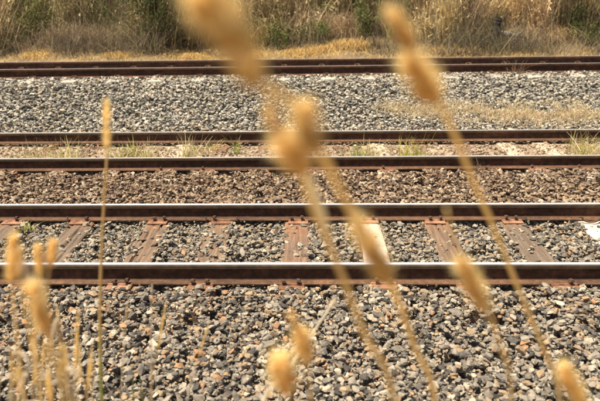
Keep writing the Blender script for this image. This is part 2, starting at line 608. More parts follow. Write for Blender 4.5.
def sleeper_mesh(seed, cracks, w=0.25, L=2.5, h=0.13, nx=18, ny=60, rough=0.006):
    rg = np.random.default_rng(seed)
    u = np.linspace(-w / 2, w / 2, nx); v = np.linspace(-L / 2, L / 2, ny)
    U, Vv = np.meshgrid(u, v, indexing='ij')
    Z = rough * 2 * (fbm(U * 40 + seed, Vv * 3 + seed * 2, 3) - 0.5)
    edge = np.minimum(U + w / 2, w / 2 - U)
    Z -= 0.012 * np.exp(-edge / 0.012) * (0.4 + 1.2 * fbm(Vv * 9, U * 0 + seed, 2))
    for c, dp in cracks:
        path = c + 0.035 * (fbm(Vv * 1.6 + c * 50, Vv * 0 + seed + 3, 3) - 0.5)
        Z -= dp * np.exp(-((U - path) / 0.0075) ** 2) * np.clip(fbm(Vv * 2.5 + 7 * c, Vv * 0 + 1.7 + seed, 2) * 2 - 0.35, 0, 1)
    top = np.stack([U, Vv, Z], -1).reshape(-1, 3)
    wob = 0.008 * (fbm(Vv * 3.3, U * 12 + seed, 3) - 0.5)
    top[:, 0] += wob.ravel()
    idx = np.arange(nx * ny).reshape(nx, ny)
    Q = [np.stack([idx[:-1, :-1].ravel(), idx[1:, :-1].ravel(), idx[1:, 1:].ravel(), idx[:-1, 1:].ravel()], 1)]
    ring = np.concatenate([idx[:, 0], idx[-1, 1:], idx[-2::-1, -1], idx[0, -2:0:-1]])
    low = top[ring].copy(); low[:, 2] = -h
    k = len(ring); b0 = nx * ny
    nxt = (np.arange(k) + 1) % k
    Q.append(np.stack([ring[nxt], ring, b0 + np.arange(k), b0 + nxt], 1))
    return mesh_np('sleeper', np.concatenate([top, low]), Q)


def plate_mesh():
    bm = box_bm(0.20, 0.30, PLATE_H, 0.003)
    for sy in (-1, 1):                       # raised shoulders and the spike holes' collars
        g = bmesh.ops.create_cube(bm, size=1.0)
        for v in g['verts']:
            v.co = Vector((v.co.x * 0.19, v.co.y * 0.018 + sy * 0.0765, (v.co.z + 0.5) * 0.009 + PLATE_H - 0.001))
        for sx in (-0.055, 0.055):
            g = bmesh.ops.create_cone(bm, cap_ends=True, segments=8, radius1=0.016, radius2=0.013, depth=0.006)
            for v in g['verts']:
                v.co = Vector((v.co.x + sx, v.co.y + sy * 0.118, v.co.z + PLATE_H + 0.002))
    return bm_mesh('base_plate', bm)


def spike_mesh():
    bm = bmesh.new()
    g = bmesh.ops.create_cone(bm, cap_ends=True, segments=8, radius1=0.013, radius2=0.012, depth=0.05)
    for v in g['verts']: v.co.z += 0.012
    g = bmesh.ops.create_cube(bm, size=1.0)
    for v in g['verts']:
        v.co = Vector((v.co.x * 0.036, v.co.y * 0.046 + 0.008, v.co.z * 0.018 + 0.042))
        if v.co.z > 0.042: v.co.x *= 0.65; v.co.y = v.co.y * 0.7
    return bm_mesh('spike', bm)


def anchor_mesh():
    """spring rail anchor gripping the foot"""
    b = Bag()
    line = smooth_line([(0, -0.075, 0.016), (0, -0.083, 0.004), (0, -0.070, -0.014), (0, 0.0, -0.018), (0, 0.066, -0.014), (0.004, 0.083, 0.004), (0.010, 0.080, 0.026), (0.012, 0.066, 0.052)], 3)
    tube(b, line, 0.0095, (0.1, 0.06, 0.04), 6)
    return b.mesh('rail_anchor')


ME_PLATE, ME_SPIKE, ME_ANCHOR = plate_mesh(), spike_mesh(), anchor_mesh()
ME_PLATE.materials.append(M_PLATE); ME_SPIKE.materials.append(M_SPIKE); ME_ANCHOR.materials.append(M_SPIKE)
SLEEPERS = []           # (world centre x, y of centre line, half width, tan slant, level, kind)


def child(name, me, parent, loc, rz=0.0):
    o = bpy.data.objects.new(name, me)
    COL.objects.link(o)
    o.parent = parent
    o.location = loc
    o.rotation_euler = (0, 0, rz)
    return o


# near track
t1 = tag(empty('railway_track', (0, 5.54, 0)), 'nearest railway track with bright rails on cracked timber and pale sleepers', 'railway track', 'parallel railway tracks')
rm = rail_mesh(45.0)
for s in (-0.75, 0.75):
    r = child('rail', rm, t1, (0, s, PLATE_H))
    if s < 0:
        for m in (M_RUST, M_STEEL, M_FOOT, M_HEADSIDE): rm.materials.append(m)
near_x = [-140, -66, 12, 85, 161, 222, 297, 368, 436, 510, 593, 662, 735]
specs = {297: (2, [(0.03, 0.008)]), 161: (1, [(-0.045, 0.035), (0.035, 0.045)]), 85: (0, [(-0.07, 0.02), (0.02, 0.02), (0.07, 0.015)]),
         222: (1, [(0.0, 0.01)]), 436: (1, [(-0.02, 0.02), (0.06, 0.02)]), 510: (0, [(0.05, 0.01)]), 368: ('pale', []), 593: ('wide', [])}
for i, px in enumerate(near_x):
    p = on_line(px, 221.5, lambda x: 6.29 - 0.07)
    kind, cr = specs.get(px, (0, [(0.02, 0.02)]))
    w = 0.25
    if kind in ('pale', 'wide'):
        w = 0.225 if kind == 'pale' else 0.34
        me = sleeper_mesh(40 + i, [], w, 2.5, 0.13, 12, 30, 0.003); mat = M_PALE
        lab = 'pale bleached sleeper' if kind == 'pale' else 'broad pale bleached sleeper'
    else:
        me = sleeper_mesh(10 + i, cr, w); mat = M_TIMBER[kind]
        lab = {297: 'flat sleeper stained orange with rust', 161: 'sleeper split by long dark cracks'}.get(px)
    me.materials.append(mat)
    skew = {85: 0.05, 222: 0.03, 161: 0.02}.get(px, RNG.uniform(-0.01, 0.01))
    s = child('sleeper', me, t1, (p.x, 0, 0.004 if kind != 'pale' else 0.012), skew)
    if lab: s['label'] = lab
    SLEEPERS.append((p.x, 5.54, w / 2, skew, 1, kind))
    if kind == 'wide': continue
    for sy in (-0.75, 0.75):
        if kind == 'pale' and sy > 0 and False: continue
        pl = child('base_plate', ME_PLATE, s, (RNG.uniform(-.015, .015), sy, 0.004), -skew + RNG.uniform(-.04, .04))
        for k, (dx, dy) in enumerate(((-0.055, -0.083), (0.05, -0.083), (0.055, 0.083), (-0.05, 0.083))):
            if RNG.random() < 0.25: continue
            child('spike', ME_SPIKE, s, (dx + RNG.uniform(-.008, .008), sy + dy, 0.006 + RNG.uniform(0, .014)), (math.pi if dy > 0 else 0) + RNG.uniform(-.3, .3))
for px in (69, 207, 238, 526):
    p = on_line(px, 217, lambda x: 6.22)
    child('rail_anchor', ME_ANCHOR, t1, (p.x, 0.75, PLATE_H), math.pi + RNG.uniform(-.1, .1))
for px in (112, 205, 292, 408):
    p = on_line(px, 282, lambda x: 4.72)
    child('rail_anchor', ME_ANCHOR, t1, (p.x + 0.23, -0.75, PLATE_H), RNG.uniform(-.1, .1))
# a curled spring clip lying by the broad pale sleeper
b = Bag()
pc = on_line(590, 217, lambda x: 6.17)
tube(b, smooth_line([(-.11, 0, .055), (-.085, -.01, .06), (-.06, -.015, .03), (-.01, -.02, .012), (.05, -.03, .02), (.09, -.01, .035), (.10, .02, .03)], 4), 0.010, (0.12, 0.08, 0.06), 7)
clip = link('rail_clip', b.mesh('rail_clip'), M_SPIKE)
clip.location = (pc.x, 6.175, 0.012)
tag(clip, 'curled rusty spring clip lying loose at the foot of the rail', 'rail clip')

# middle track, half buried
t2 = tag(empty('railway_track', (-0.17, 8.98, 0), math.atan(SL2)), 'middle railway track half buried in sandy soil with weeds between its rails', 'railway track', 'parallel railway tracks')
rm2 = rail_mesh(45.0)
for m in (M_RUST, M_STEEL_MID, M_FOOT, M_HEADSIDE): rm2.materials.append(m)
child('rail', rm2, t2, (0, -0.75, PLATE_H)); child('rail', rm2, t2, (0, 0.75, PLATE_H + 0.02))
for i, px in enumerate([-80, -28, 22, 72, 120, 171, 211, 262, 312, 345, 384, 430, 480, 526, 568, 616, 668]):
    p = on_line(px, 150, lambda x: float(yC(x)) + 0.42)
    vis = px in (171, 384, 526, 568)
    me = sleeper_mesh(80 + i, [(0.03, 0.01)], 0.25, 2.5, 0.13, 10, 30)
    me.materials.append(M_SAND if vis else M_TIMBER[2 if px in (211, 22) else 1])
    s = child('sleeper', me, t2, (p.x + 0.17, 0, 0.006 if vis or px == 211 else -0.012), RNG.uniform(-.03, .03))
    if vis: s['label'] = 'sleeper coated with pale dust'
    SLEEPERS.append((p.x, 8.98, 0.125, 0.0, 2, 'vis' if vis or px == 211 else 'hid'))
    if i % 2 == 0 or vis or px == 211:
        for sy in (-0.75,):
            child('base_plate', ME_PLATE, s, (0, sy, 0.003))
            for dx, dy in ((-.055, -.083), (.05, .083)):
                child('spike', ME_SPIKE, s, (dx, sy + dy, 0.01), math.pi if dy > 0 else 0)

# far track on its raised bank
FS = 1.10
t3 = tag(empty('railway_track', (-0.26, 13.43, 0.653), math.atan(SL3)), 'farthest railway track raised on a grey ballast bank before the dry brush', 'railway track', 'parallel railway tracks')
rm3 = rail_mesh(45.0, FS)
for m in (M_RUST, M_STEEL_DULL, M_RUST, M_RUST): rm3.materials.append(m)
child('rail', rm3, t3, (0, -0.75, 0.002)); child('rail', rm3, t3, (0, 0.75, -0.018))
bmc = box_bm(0.26, 2.5, 0.18, 0.012, -0.185)
me_c = bm_mesh('sleeper', bmc); me_c.materials.append(concrete_mat('grey_concrete', (0.44, 0.40, 0.34), (0.28, 0.24, 0.19)))
clip_b = Bag()
tube(clip_b, smooth_line([(-.05, -.12, .0), (-.05, -.07, .028), (0, -.05, .034), (.045, -.08, .03), (.04, -.13, .012), (0, -.14, .03)], 3), 0.010, (0.1, 0.06, 0.05), 6)
me_clip = clip_b.mesh('rail_clip'); me_clip.materials.append(M_SPIKE)
for k in range(-12, 14):
    s = child('sleeper', me_c, t3, ((k + 0.25) * 0.79 + RNG.uniform(-.03, .03) + 0.26, 0, 0.0), RNG.uniform(-.012, .012))
    for sy in (-0.75, 0.75):
        child('rail_clip', me_clip, s, (0, sy, 0.012)); child('rail_clip', me_clip, s, (0, sy, 0.012), math.pi).location = (0, sy, 0.012)
    SLEEPERS.append((s.location.x - 0.26, 13.43, 0.13, 0.0, 3, 'concrete'))

# ------------------------------------------------------------------ ballast stones, dropped one by one on a height map
def stone_protos(n, npts):
    out = []
    rg = np.random.default_rng(npts * 13)
    while len(out) < n:
        P = rg.normal(size=(npts, 3))
        P /= (np.abs(P) ** 3.2).sum(1, keepdims=True) ** (1 / 3.2)
        P *= rg.uniform(0.80, 1.0, (npts, 1))
        # chop a side off for a fresh-broken face
        for _ in range(2):
            d = rg.normal(size=3); d /= np.linalg.norm(d)
            lim = rg.uniform(0.55, 0.8)
            k = P @ d
            P = np.where(k[:, None] > lim, P - (k - lim)[:, None] * d, P)
        bm = bmesh.new()
        for p in P: bm.verts.new(p)
        r = bmesh.ops.convex_hull(bm, input=list(bm.verts))
        junk = list({e for e in r['geom_interior'] + r['geom_unused'] if isinstance(e, bmesh.types.BMVert)})
        bmesh.ops.delete(bm, geom=junk, context='VERTS')
        bmesh.ops.dissolve_degenerate(bm, dist=0.03, edges=list(bm.edges))
        bmesh.ops.triangulate(bm, faces=list(bm.faces))
        bm.verts.index_update()
        V = np.array([v.co[:] for v in bm.verts]); T = np.array([[v.index for v in f.verts] for f in bm.faces])
        bm.free()
        if len(T) < 12: continue
        out.append((V, T))
    return out


PROTO = stone_protos(30, 17)
PROTO_FAR = stone_protos(20, 11)

CELL = 0.016
X0, X1, Y0, Y1 = -8.6, 8.6, 2.6, 13.6
NX, NY = int((X1 - X0) / CELL), int((Y1 - Y0) / CELL)
gx = X0 + (np.arange(NX) + 0.5) * CELL
gy = Y0 + (np.arange(NY) + 0.5) * CELL
H = np.zeros((NX, NY), dtype=np.float32)
TT = np.zeros((NX, NY), dtype=np.float32)
for i in range(NX):
    a, c = profile(float(gx[i]), False); H[i] = np.interp(gy, a, c)
    a, c = profile(float(gx[i]), True); TT[i] = np.interp(gy, a, c)
TT += 0.035 * (fbm(gx[:, None] * 1.3, gy[None, :] * 1.3, 3) - 0.5)
YC, YD, YE = yC(gx)[:, None], yD(gx)[:, None], yE(gx)[:, None]
GY = gy[None, :]
soil = (GY > YC) & (GY < YD)
H[soil] = np.maximum(H, -0.02 + 0 * H)[soil]
KEEP = np.ones((NX, NY), dtype=np.float32)          # chance that a stone may rest here
KEEP[soil] = 0.75
for line in (yA, yB, yC, yD, yE):
    dy = np.abs(GY - line(gx)[:, None])
    KEEP[dy < 0.100] = 0.9
    TT[dy < 0.100] = (0.653 if line is yE else 0.0) - 0.045
for (sx, sy, hw, skew, trk, kind) in SLEEPERS:
    slope = {1: 0.0, 2: SL2, 3: SL3}[trk]
    cx = sx - (skew + slope) * (GY - (sy + slope * sx))
    on = (np.abs(gx[:, None] - cx) < hw - (0.006 if kind not in ('pale', 'wide') else -0.016)) & (np.abs(GY - (sy + slope * sx)) < 1.27)
    lvl = {1: 0.004, 2: 0.0, 3: 0.653}[trk]
    H[on] = np.maximum(H[on], lvl)
    if trk == 1:
        inner = on & (GY > 4.80) & (GY < 6.25)
        KEEP[inner] = {'pale': 0.03, 'wide': 0.05}.get(kind, 0.05)
        if abs(sx - SLEEPERS[5][0]) < 0.05: KEEP[inner] = 0.22
        plate = (np.abs(gx[:, None] - cx) < 0.105) & ((np.abs(GY - 4.79) < 0.16) | (np.abs(GY - 6.29) < 0.16)) 
        KEEP[plate] = 0.04
    elif trk == 2 and kind == 'vis':
        KEEP[on & soil] = 0.60
    elif trk == 3:
        KEEP[on & (GY > YE - 0.45)] = 0.45


def palette(name):
    P = {'front': [((.25, .224, .19), 28), ((.165, .15, .13), 22), ((.078, .073, .068), 17), ((.345, .31, .255), 16), ((.31, .23, .15), 15), ((.35, .205, .115), 4), ((.44, .38, .30), 3)],
         'inner': [((.25, .228, .192), 30), ((.16, .148, .13), 22), ((.088, .08, .073), 11), ((.34, .31, .25), 18), ((.30, .235, .165), 15), ((.31, .20, .12), 4)],
         'brown': [((.225, .163, .112), 28), ((.155, .108, .076), 24), ((.085, .060, .045), 15), ((.32, .25, .18), 17), ((.30, .21, .13), 10), ((.38, .325, .255), 8)],
         'soil': [((.31, .24, .17), 34), ((.21, .15, .105), 26), ((.42, .34, .25), 28), ((.13, .095, .07), 12)],
         'rusty': [((.24, .19, .14), 30), ((.145, .11, .085), 22), ((.34, .285, .215), 24), ((.088, .075, .063), 16), ((.29, .20, .12), 8)],
         'pale': [((.335, .315, .275), 30), ((.215, .207, .187), 20), ((.105, .102, .096), 15), ((.46, .435, .375), 20), ((.38, .32, .235), 11), ((.25, .255, .22), 4)]}[name]
    w = np.array([p[1] for p in P], dtype=float)
    return np.array([p[0] for p in P]) * np.array([1.02, 1.0, 0.96]), w / w.sum()


PAL = {k: palette(k) for k in ('front', 'inner', 'brown', 'soil', 'rusty', 'pale')}


def zone(x, y):
    if y < 4.79: return 'front', (0.013, 0.037)
    if y < 6.29: return 'inner', (0.013, 0.035)
    c = float(yC(x))
    if y < c: return ('inner' if y < 6.5 else 'brown'), (0.019, 0.037)
    if y < c + 1.5: return 'soil', (0.014, 0.030)
    f = (y - c - 1.5)
    if f < 0.35 or (f < 0.85 and RNG.random() < 0.75 - (f - 0.35) * 1.5): return 'rusty', (0.021, 0.037)
    return 'pale', (0.023, 0.044)


STONES = []              # x, y, z, ax, ay, az, rot matrix, colour, zone
def rot_of(yaw, tilt, ta):
    return (Matrix.Rotation(tilt, 3, Vector((math.cos(ta), math.sin(ta), 0))) @ Matrix.Rotation(yaw, 3, 'Z'))


def drop(n, ylo, yhi, slack, chip=False):
    ys = RNG.uniform(ylo, yhi, n)
    hw = (ys * 0.951 + 0.6) * 0.458 * 1.12 + 1.15
    xs = RNG.uniform(-1, 1, n) * hw - 0.02 * ys
    keep = RNG.random(n)
    kx = RNG.random((n, 8))
    for j in range(n):
        x, y = float(xs[j]), float(ys[j])
        i, k = int((x - X0) / CELL), int((y - Y0) / CELL)
        if i < 4 or k < 4 or i > NX - 5 or k > NY - 5 or keep[j] > KEEP[i, k]: continue
        zn, (rlo, rhi) = zone(x, y)
        q = kx[j]
        r = rlo + (rhi - rlo) * q[0] ** 1.5
        if zn == 'front' and q[7] > 0.985: r *= 1.45
        if chip: r = 0.005 + 0.007 * q[0]
        m = 0 if chip else max(1, int(r * 0.85 / CELL))
        sub = H[i - m:i + m + 1, k - m:k + m + 1]
        h = 0.45 * float(sub.mean()) + 0.55 * float(sub.max())
        az = r * (0.42 + 0.36 * q[2])
        if h + az * 0.9 > TT[i, k] + slack + 0.012: continue
        z = h + az * 0.42
        ax, ay = r * (0.95 + 0.45 * q[3]), r * (0.75 + 0.2 * q[4])
        pal, w = PAL[zn]
        c = pal[min(int(np.searchsorted(np.cumsum(w), q[5])), len(pal) - 1)] * (0.80 + 0.42 * q[6])
        STONES.append((x, y, z, ax, ay, az, rot_of(q[1] * 17.0, (q[4] - .5) * 1.3, q[6] * 40), c, zn))
        g = np.arange(-m, m + 1)
        d2 = (g[:, None] ** 2 + g[None, :] ** 2) / (m + 0.5) ** 2
        sub[...] = np.maximum(sub, np.where(d2 < 1, z + az * 0.85 * np.sqrt(np.clip(1 - d2, 0, 1)), -9))


drop(20500, 2.72, 4.79, 0.030)
drop(16500, 4.79, 6.35, 0.022)
drop(24000, 6.30, 8.6, 0.022)
drop(10500, 8.2, 10.0, 0.012)
drop(58000, 9.75, 13.25, 0.030)
drop(7500, 2.9, 4.75, 0.012, True)
drop(5700, 4.85, 6.25, 0.010, True)
print('stones', len(STONES))


def gravel_mesh(name, items, protos):
    bag = Bag()
    by = {}
    for s in items: by.setdefault(RNG.integers(len(protos)), []).append(s)
    for pi, L in by.items():
        V, T = protos[pi]
        Rm = np.array([[list(r) for r in s[6]] for s in L])
        S = np.array([[s[3], s[4], s[5]] for s in L])
        P = np.array([[s[0], s[1], s[2]] for s in L])
        W = np.einsum('nij,nvj->nvi', Rm, V[None] * S[:, None, :]) + P[:, None, :]
        C = np.repeat(np.array([s[7] for s in L])[:, None, :], len(V), 1)
        F = (T[None] + (np.arange(len(L)) * len(V))[:, None, None]).reshape(-1, 3)
        bag.add(W.reshape(-1, 3), F, None, C.reshape(-1, 3))
    return bag.mesh(name)


front = [s for s in STONES if s[1] < 7.25]
mid = [s for s in STONES if s[1] >= 7.25 and s[1] < float(yD(s[0])) + 0.5]
far = [s for s in STONES if s[1] >= float(yD(s[0])) + 0.5]
# the 300 stones that show largest are single stones
def shown(s):
    d = Vector((s[0], s[1], s[2])) - EYE
    Z = d.dot(fwd)
    u, v = d.dot(rgt) / Z * FPX + 300, 200.5 - d.dot(up) / Z * FPX
    if not (2 < u < 598 and 6 < v < 397): return 0
    i, k = int((s[0] - X0) / CELL), int((s[1] - Y0) / CELL)
    vis = 1.0 if s[2] + s[5] * 0.85 > H[i, k] - 0.006 else 0.35
    return vis * s[3] * s[4] / Z ** 2
order = sorted(range(len(front)), key=lambda i: -shown(front[i]))
single = set(order[:300])
proto_me = []
for V, T in PROTO:
    me = mesh_np('stone', V, T); me.materials.append(M_STONE_OBJ); proto_me.append(me)
for i in order[:300]:
    s = front[i]
    o = bpy.data.objects.new('stone', proto_me[int(RNG.integers(len(proto_me)))])
    COL.objects.link(o)
    o.parent = bed1
    o.matrix_local = Matrix.Translation((s[0], s[1], s[2])) @ s[6].to_4x4() @ Matrix.Diagonal((s[3], s[4], s[5], 1))
    o.color = (*[float(c) for c in s[7]], 1)
for bed, items, pr in ((bed1, [s for i, s in enumerate(front) if i not in single], PROTO), (bed2, mid, PROTO_FAR), (bed3, far, PROTO_FAR)):
    tag(link('gravel', gravel_mesh('gravel', items, pr), M_STONE, bed), kind='stuff')

# ------------------------------------------------------------------ weeds in the tracks
def rand_dirs(n, spread, lean=(0, 0)):
    a = RNG.uniform(0, 2 * np.pi, n); s = np.abs(RNG.normal(0, spread, n))
    d = np.stack([np.cos(a) * s + lean[0], np.sin(a) * s + lean[1], np.ones(n)], 1)
    return d / np.linalg.norm(d, axis=1, keepdims=True)


def mixcols(cols, n, jit=0.2):
    c = np.array(cols)[RNG.integers(len(cols), size=n)]
    return c * (1 + RNG.uniform(-jit, jit, (n, 1)))


STRAW = [(.66, .56, .32), (.74, .64, .38), (.56, .46, .25), (.70, .62, .42)]
YGREEN = [(.50, .48, .14), (.60, .55, .20), (.40, .42, .11), (.66, .58, .28)]
GREENS = [(.20, .30, .06), (.26, .34, .08), (.36, .40, .11), (.16, .24, .05)]


def tuft(px, py, yof, n, h, spread, cols, label, wid=0.06, bw=0.006, z=0.0):
    p = on_line(px, py, yof)
    b = Bag()
    n = int(n * 1.1)
    root = np.stack([RNG.normal(0, wid * 1.25, n), RNG.normal(0, wid * 0.8, n), np.full(n, -0.01)], 1)
    d = rand_dirs(n, spread * 0.95)
    n = len(root); L = h * 1.95 * RNG.uniform(0.35, 1.0, n)
    bend = np.stack([d[:, 0] * .7, d[:, 1] * .7, -np.abs(RNG.normal(0, .25, n))], 1) + RNG.normal(0, .12, (n, 3))
    c = mixcols(cols, n)
    strips(b, root, d, L, bw * 1.5 * RNG.uniform(.6, 1.2, n), bend, c, 4, None, c * 1.15)
    o = link('weed_tuft', b.mesh('weed_tuft'), M_GREEN)
    o.location = (p.x, p.y, z)
    return tag(o, label, 'weed', 'weeds growing in the tracks')


mc = lambda o: (lambda x: float(yC(x)) + o)
tuft(10, 153, mc(.35), 70, .11, .6, YGREEN + STRAW[:1], 'low yellow-green weed at the far left end of the middle track', .10)
tuft(29, 152, mc(.45), 90, .19, .45, STRAW + YGREEN[:1], 'straw-coloured tuft second from the left in the middle track', .09)
tuft(46, 155, mc(.25), 60, .12, .55, YGREEN, 'small bright yellow-green weed in front of the bushy straw tuft', .07)
tuft(61, 152, mc(.45), 150, .22, .45, STRAW + YGREEN, 'bushiest straw and green tuft in the middle track', .10)
tuft(122, 149, mc(.75), 60, .14, .5, YGREEN + GREENS[2:3], 'thin green weed just right of the tall plumed stalk', .09)
tuft(133, 148, mc(.9), 46, .15, .5, YGREEN, 'sparse yellow-green weed close behind the thin green one', .06)
tuft(147, 151, mc(.5), 80, .20, .42, YGREEN + STRAW, 'upright yellow-green tuft left of the dusty sleeper', .06)
tuft(188, 150, mc(.6), 70, .24, .30, STRAW + YGREEN, 'tall narrow straw tuft on the right edge of the dusty sleeper', .05)
tuft(203, 147, mc(.95), 40, .16, .4, STRAW + YGREEN[:2], 'small straw tuft behind the rust-red sleeper', .05)
tuft(213, 146, mc(1.05), 30, .14, .4, YGREEN, 'tiny green sprig behind the rust-red sleeper', .04)
tuft(237, 147, mc(.9), 40, .18, .5, GREENS + YGREEN, 'open green weed with few arching blades left of the blurred heads', .04)
tuft(255, 154, mc(.3), 40, .08, .7, YGREEN, 'flat green weed close to the front rail of the middle track', .09)
tuft(346, 152, mc(.45), 60, .12, .6, STRAW + YGREEN, 'short straw weed beside the greenest clump', .11)
tuft(362, 152, mc(.5), 130, .19, .5, GREENS + YGREEN, 'greenest clump of weed in the middle track', .09)
tuft(371, 153, mc(.4), 50, .19, .35, STRAW, 'thin straw tuft on the right side of the greenest clump', .05)
tuft(412, 151, mc(.55), 90, .22, .4, YGREEN[:2] + [(.5, .48, .1)], 'bright yellow-green weed rising over the back rail', .08)
tuft(437, 154, mc(.35), 40, .08, .6, YGREEN, 'flat yellow-green weed right of the bright one', .10)
tuft(463, 155, mc(.25), 50, .07, .7, YGREEN, 'flat pale weed left of the pale sleepers', .12)
tuft(578, 148, mc(.85), 60, .26, .3, STRAW + YGREEN, 'tall straw tuft near the right end of the middle track', .06)
tuft(590, 151, mc(.55), 110, .24, .42, YGREEN + STRAW, 'large yellow-green tuft at the right end of the middle track', .10)
tuft(28, 236, lambda x: 6.02, 26, .075, .6, YGREEN + GREENS[:1], 'single green weed among grey stones in the nearest track', .03, .007)
tuft(516, 70, lambda x: float(yE(x)) - 0.16, 40, .26, .5, [(.30, .20, .12), (.24, .15, .09)], 'dead brown twiggy weed against the raised far rail', .05, .005, 0.65)
tuft(480, 164, mc(-.12), 24, .16, .5, [(.34, .24, .17), (.42, .3, .2)], 'dead brown sprig against the front rail of the middle track', .03, .004, 0.0)

b = Bag()
n = 900
x = RNG.uniform(-6, 6, n); y = yC(x) + RNG.uniform(.12, 1.4, n)
a = RNG.uniform(0, 2 * np.pi, n)
d = np.stack([np.cos(a), np.sin(a), RNG.uniform(0, .35, n)], 1)
strips(b, np.stack([x, y, np.full(n, .012)], 1), d, RNG.uniform(.04, .16, n), .006, RNG.normal(0, .25, (n, 3)) * [[1, 1, .1]], mixcols(STRAW + [(.34, .25, .16)], n), 3)
tag(link('dry_litter', b.mesh('dry_litter'), M_PLANT), 'fallen straw lying on the sandy soil of the middle track', 'litter', kind='stuff')
# strip of dry grass on the slope
b = Bag()
n = 26000
x = RNG.uniform(0.9, 9.0, n)
yo = RNG.normal(0, 0.19, n)
y = yD(x) + 1.18 + 0.10 * np.sin(x * 1.3) + yo * (0.6 + 0.4 * np.clip(x - 1.2, 0, 1))
ok = RNG.random(n) < np.clip((x - 0.9) / 1.2, 0, 1) * np.clip(3.2 * (fbm(x * 2.3, y * 4, 3) - 0.27), 0, 1)
x, y = x[ok], y[ok]; n = len(x)
root = np.stack([x, y, [base_z(a, c) + 0.085 for a, c in zip(x, y)]], 1)
c = mixcols([(.70, .56, .40), (.72, .60, .42), (.60, .46, .30), (.60, .54, .28)], n)
d = rand_dirs(n, .6)
strips(b, root, d, RNG.uniform(.05, .15, n), .009, d * [[.6, .6, -.3]], c, 3)
tag(link('dry_grass', b.mesh('dry_grass'), M_PLANT), 'strip of short straw-coloured grass along the foot of the ballast bank', 'grass', kind='stuff')

# ------------------------------------------------------------------ the dry bank beyond the far track
def gz(x, y):
    return base_z(x, y) - 0.045 + 0.5 * float(np.clip((y - (yF(x) + 1.5)) / 2.0, 0, 1)) * float(fbm(x * 0.45 + 9, y * 0.45, 4) - 0.5)


def scatter(n, xlo, xhi, o0, o1):
    x = RNG.uniform(xlo, xhi, n); o = RNG.uniform(o0, o1, n)
    y = yF(x) + o
    z = np.array([gz(a, c) for a, c in zip(x, y)])
    return np.stack([x, y, z], 1), o


DKG = [(.055, .078, .019), (.075, .10, .027), (.105, .125, .034), (.042, .058, .018)]
MDG = [(.14, .20, .05), (.20, .26, .07), (.25, .28, .09), (.10, .15, .035)]
LTG = [(.28, .36, .09), (.36, .42, .13), (.22, .31, .07)]
OLV = [(.17, .17, .06), (.22, .21, .08), (.14, .13, .05), (.28, .24, .12)]
SHRUBS = [
    (160, 30, 4.35, 1.9, 2.0, 9500, DKG + DKG + [(.10, .14, .04)], 'large dark green shrub left of the blurred seed heads', .085, 14, ),
    (36, 20, 5.4, 1.2, 1.7, 2600, MDG + OLV, 'mid green shrub above the left part of the far rail', .07, 8, ),
    (96, 10, 5.6, 1.1, 1.9, 1600, OLV, 'thin olive shrub between the two green shrubs on the left', .07, 8, ),
    (5, 42, 4.4, .7, .5, 900, OLV + DKG, 'low olive bush at the left edge of the bank', .06, 5, ),
    (266, 33, 4.5, .95, .50, 1900, DKG + MDG, 'low dark green bush right of the big blurred head', .06, 6, ),
    (300, 33, 4.7, .8, .42, 1300, DKG, 'low dark bush in the middle of the bank', .05, 5, ),
    (319, 31, 4.6, .8, .50, 1600, MDG, 'low mid green bush right of the middle of the bank', .055, 5, ),
    (318, 6, 6.4, .9, 1.5, 1500, LTG + OLV, 'light green bush high on the middle of the bank', .07, 6, ),
    (364, 40, 4.4, .55, 1.6, 1400, MDG + OLV, 'slender green shrub with upright stems beside the yellow clump', .07, 8, ),
    (396, 34, 4.9, .45, .75, 800, LTG + MDG, 'small bright green sapling beside the upper blurred seed head', .06, 5, ),
    (407, 10, 5.6, 1.0, 1.7, 1700, OLV + LTG, 'olive green shrub behind the upper blurred seed head', .065, 7, ),
    (577, 20, 5.2, .5, 1.0, 900, [(.10, .20, .08), (.15, .26, .10), (.08, .15, .06)], 'bright green sapling near the right edge of the bank', .06, 5, ),
    (590, 40, 4.5, .6, .55, 1000, MDG + DKG, 'dark green low bush at the right edge of the bank', .06, 5, ),
]
SHRUB_AT = []
for row in SHRUBS:
    q = on_line(row[0], row[1], lambda x: float(yF(x)) + row[2])
    SHRUB_AT.append((q.x, row[2], row[3] * .60))

# yellow litter grass at the foot of the bank
b = Bag()
P, o = scatter(44000, -13, 13, 1.6, 6.2)
m = RNG.random(len(P)) < (0.25 + 1.3 * (fbm(P[:, 0] * .8, P[:, 1] * .8, 3) - .25)) * np.clip((6.4 - o) / 1.5, 0, 1)
P = P[m]; n = len(P)
d = rand_dirs(n, .8)
strips(b, P, d, RNG.uniform(.06, .26, n), .012, d * [[.8, .8, -.5]], mixcols([(.66, .46, .17), (.74, .54, .22), (.54, .36, .12), (.66, .52, .27)], n), 3)
tag(link('dry_grass', b.mesh('dry_grass'), M_PLANT), 'yellow dry grass covering the foot of the bank behind the far track', 'grass', kind='stuff')

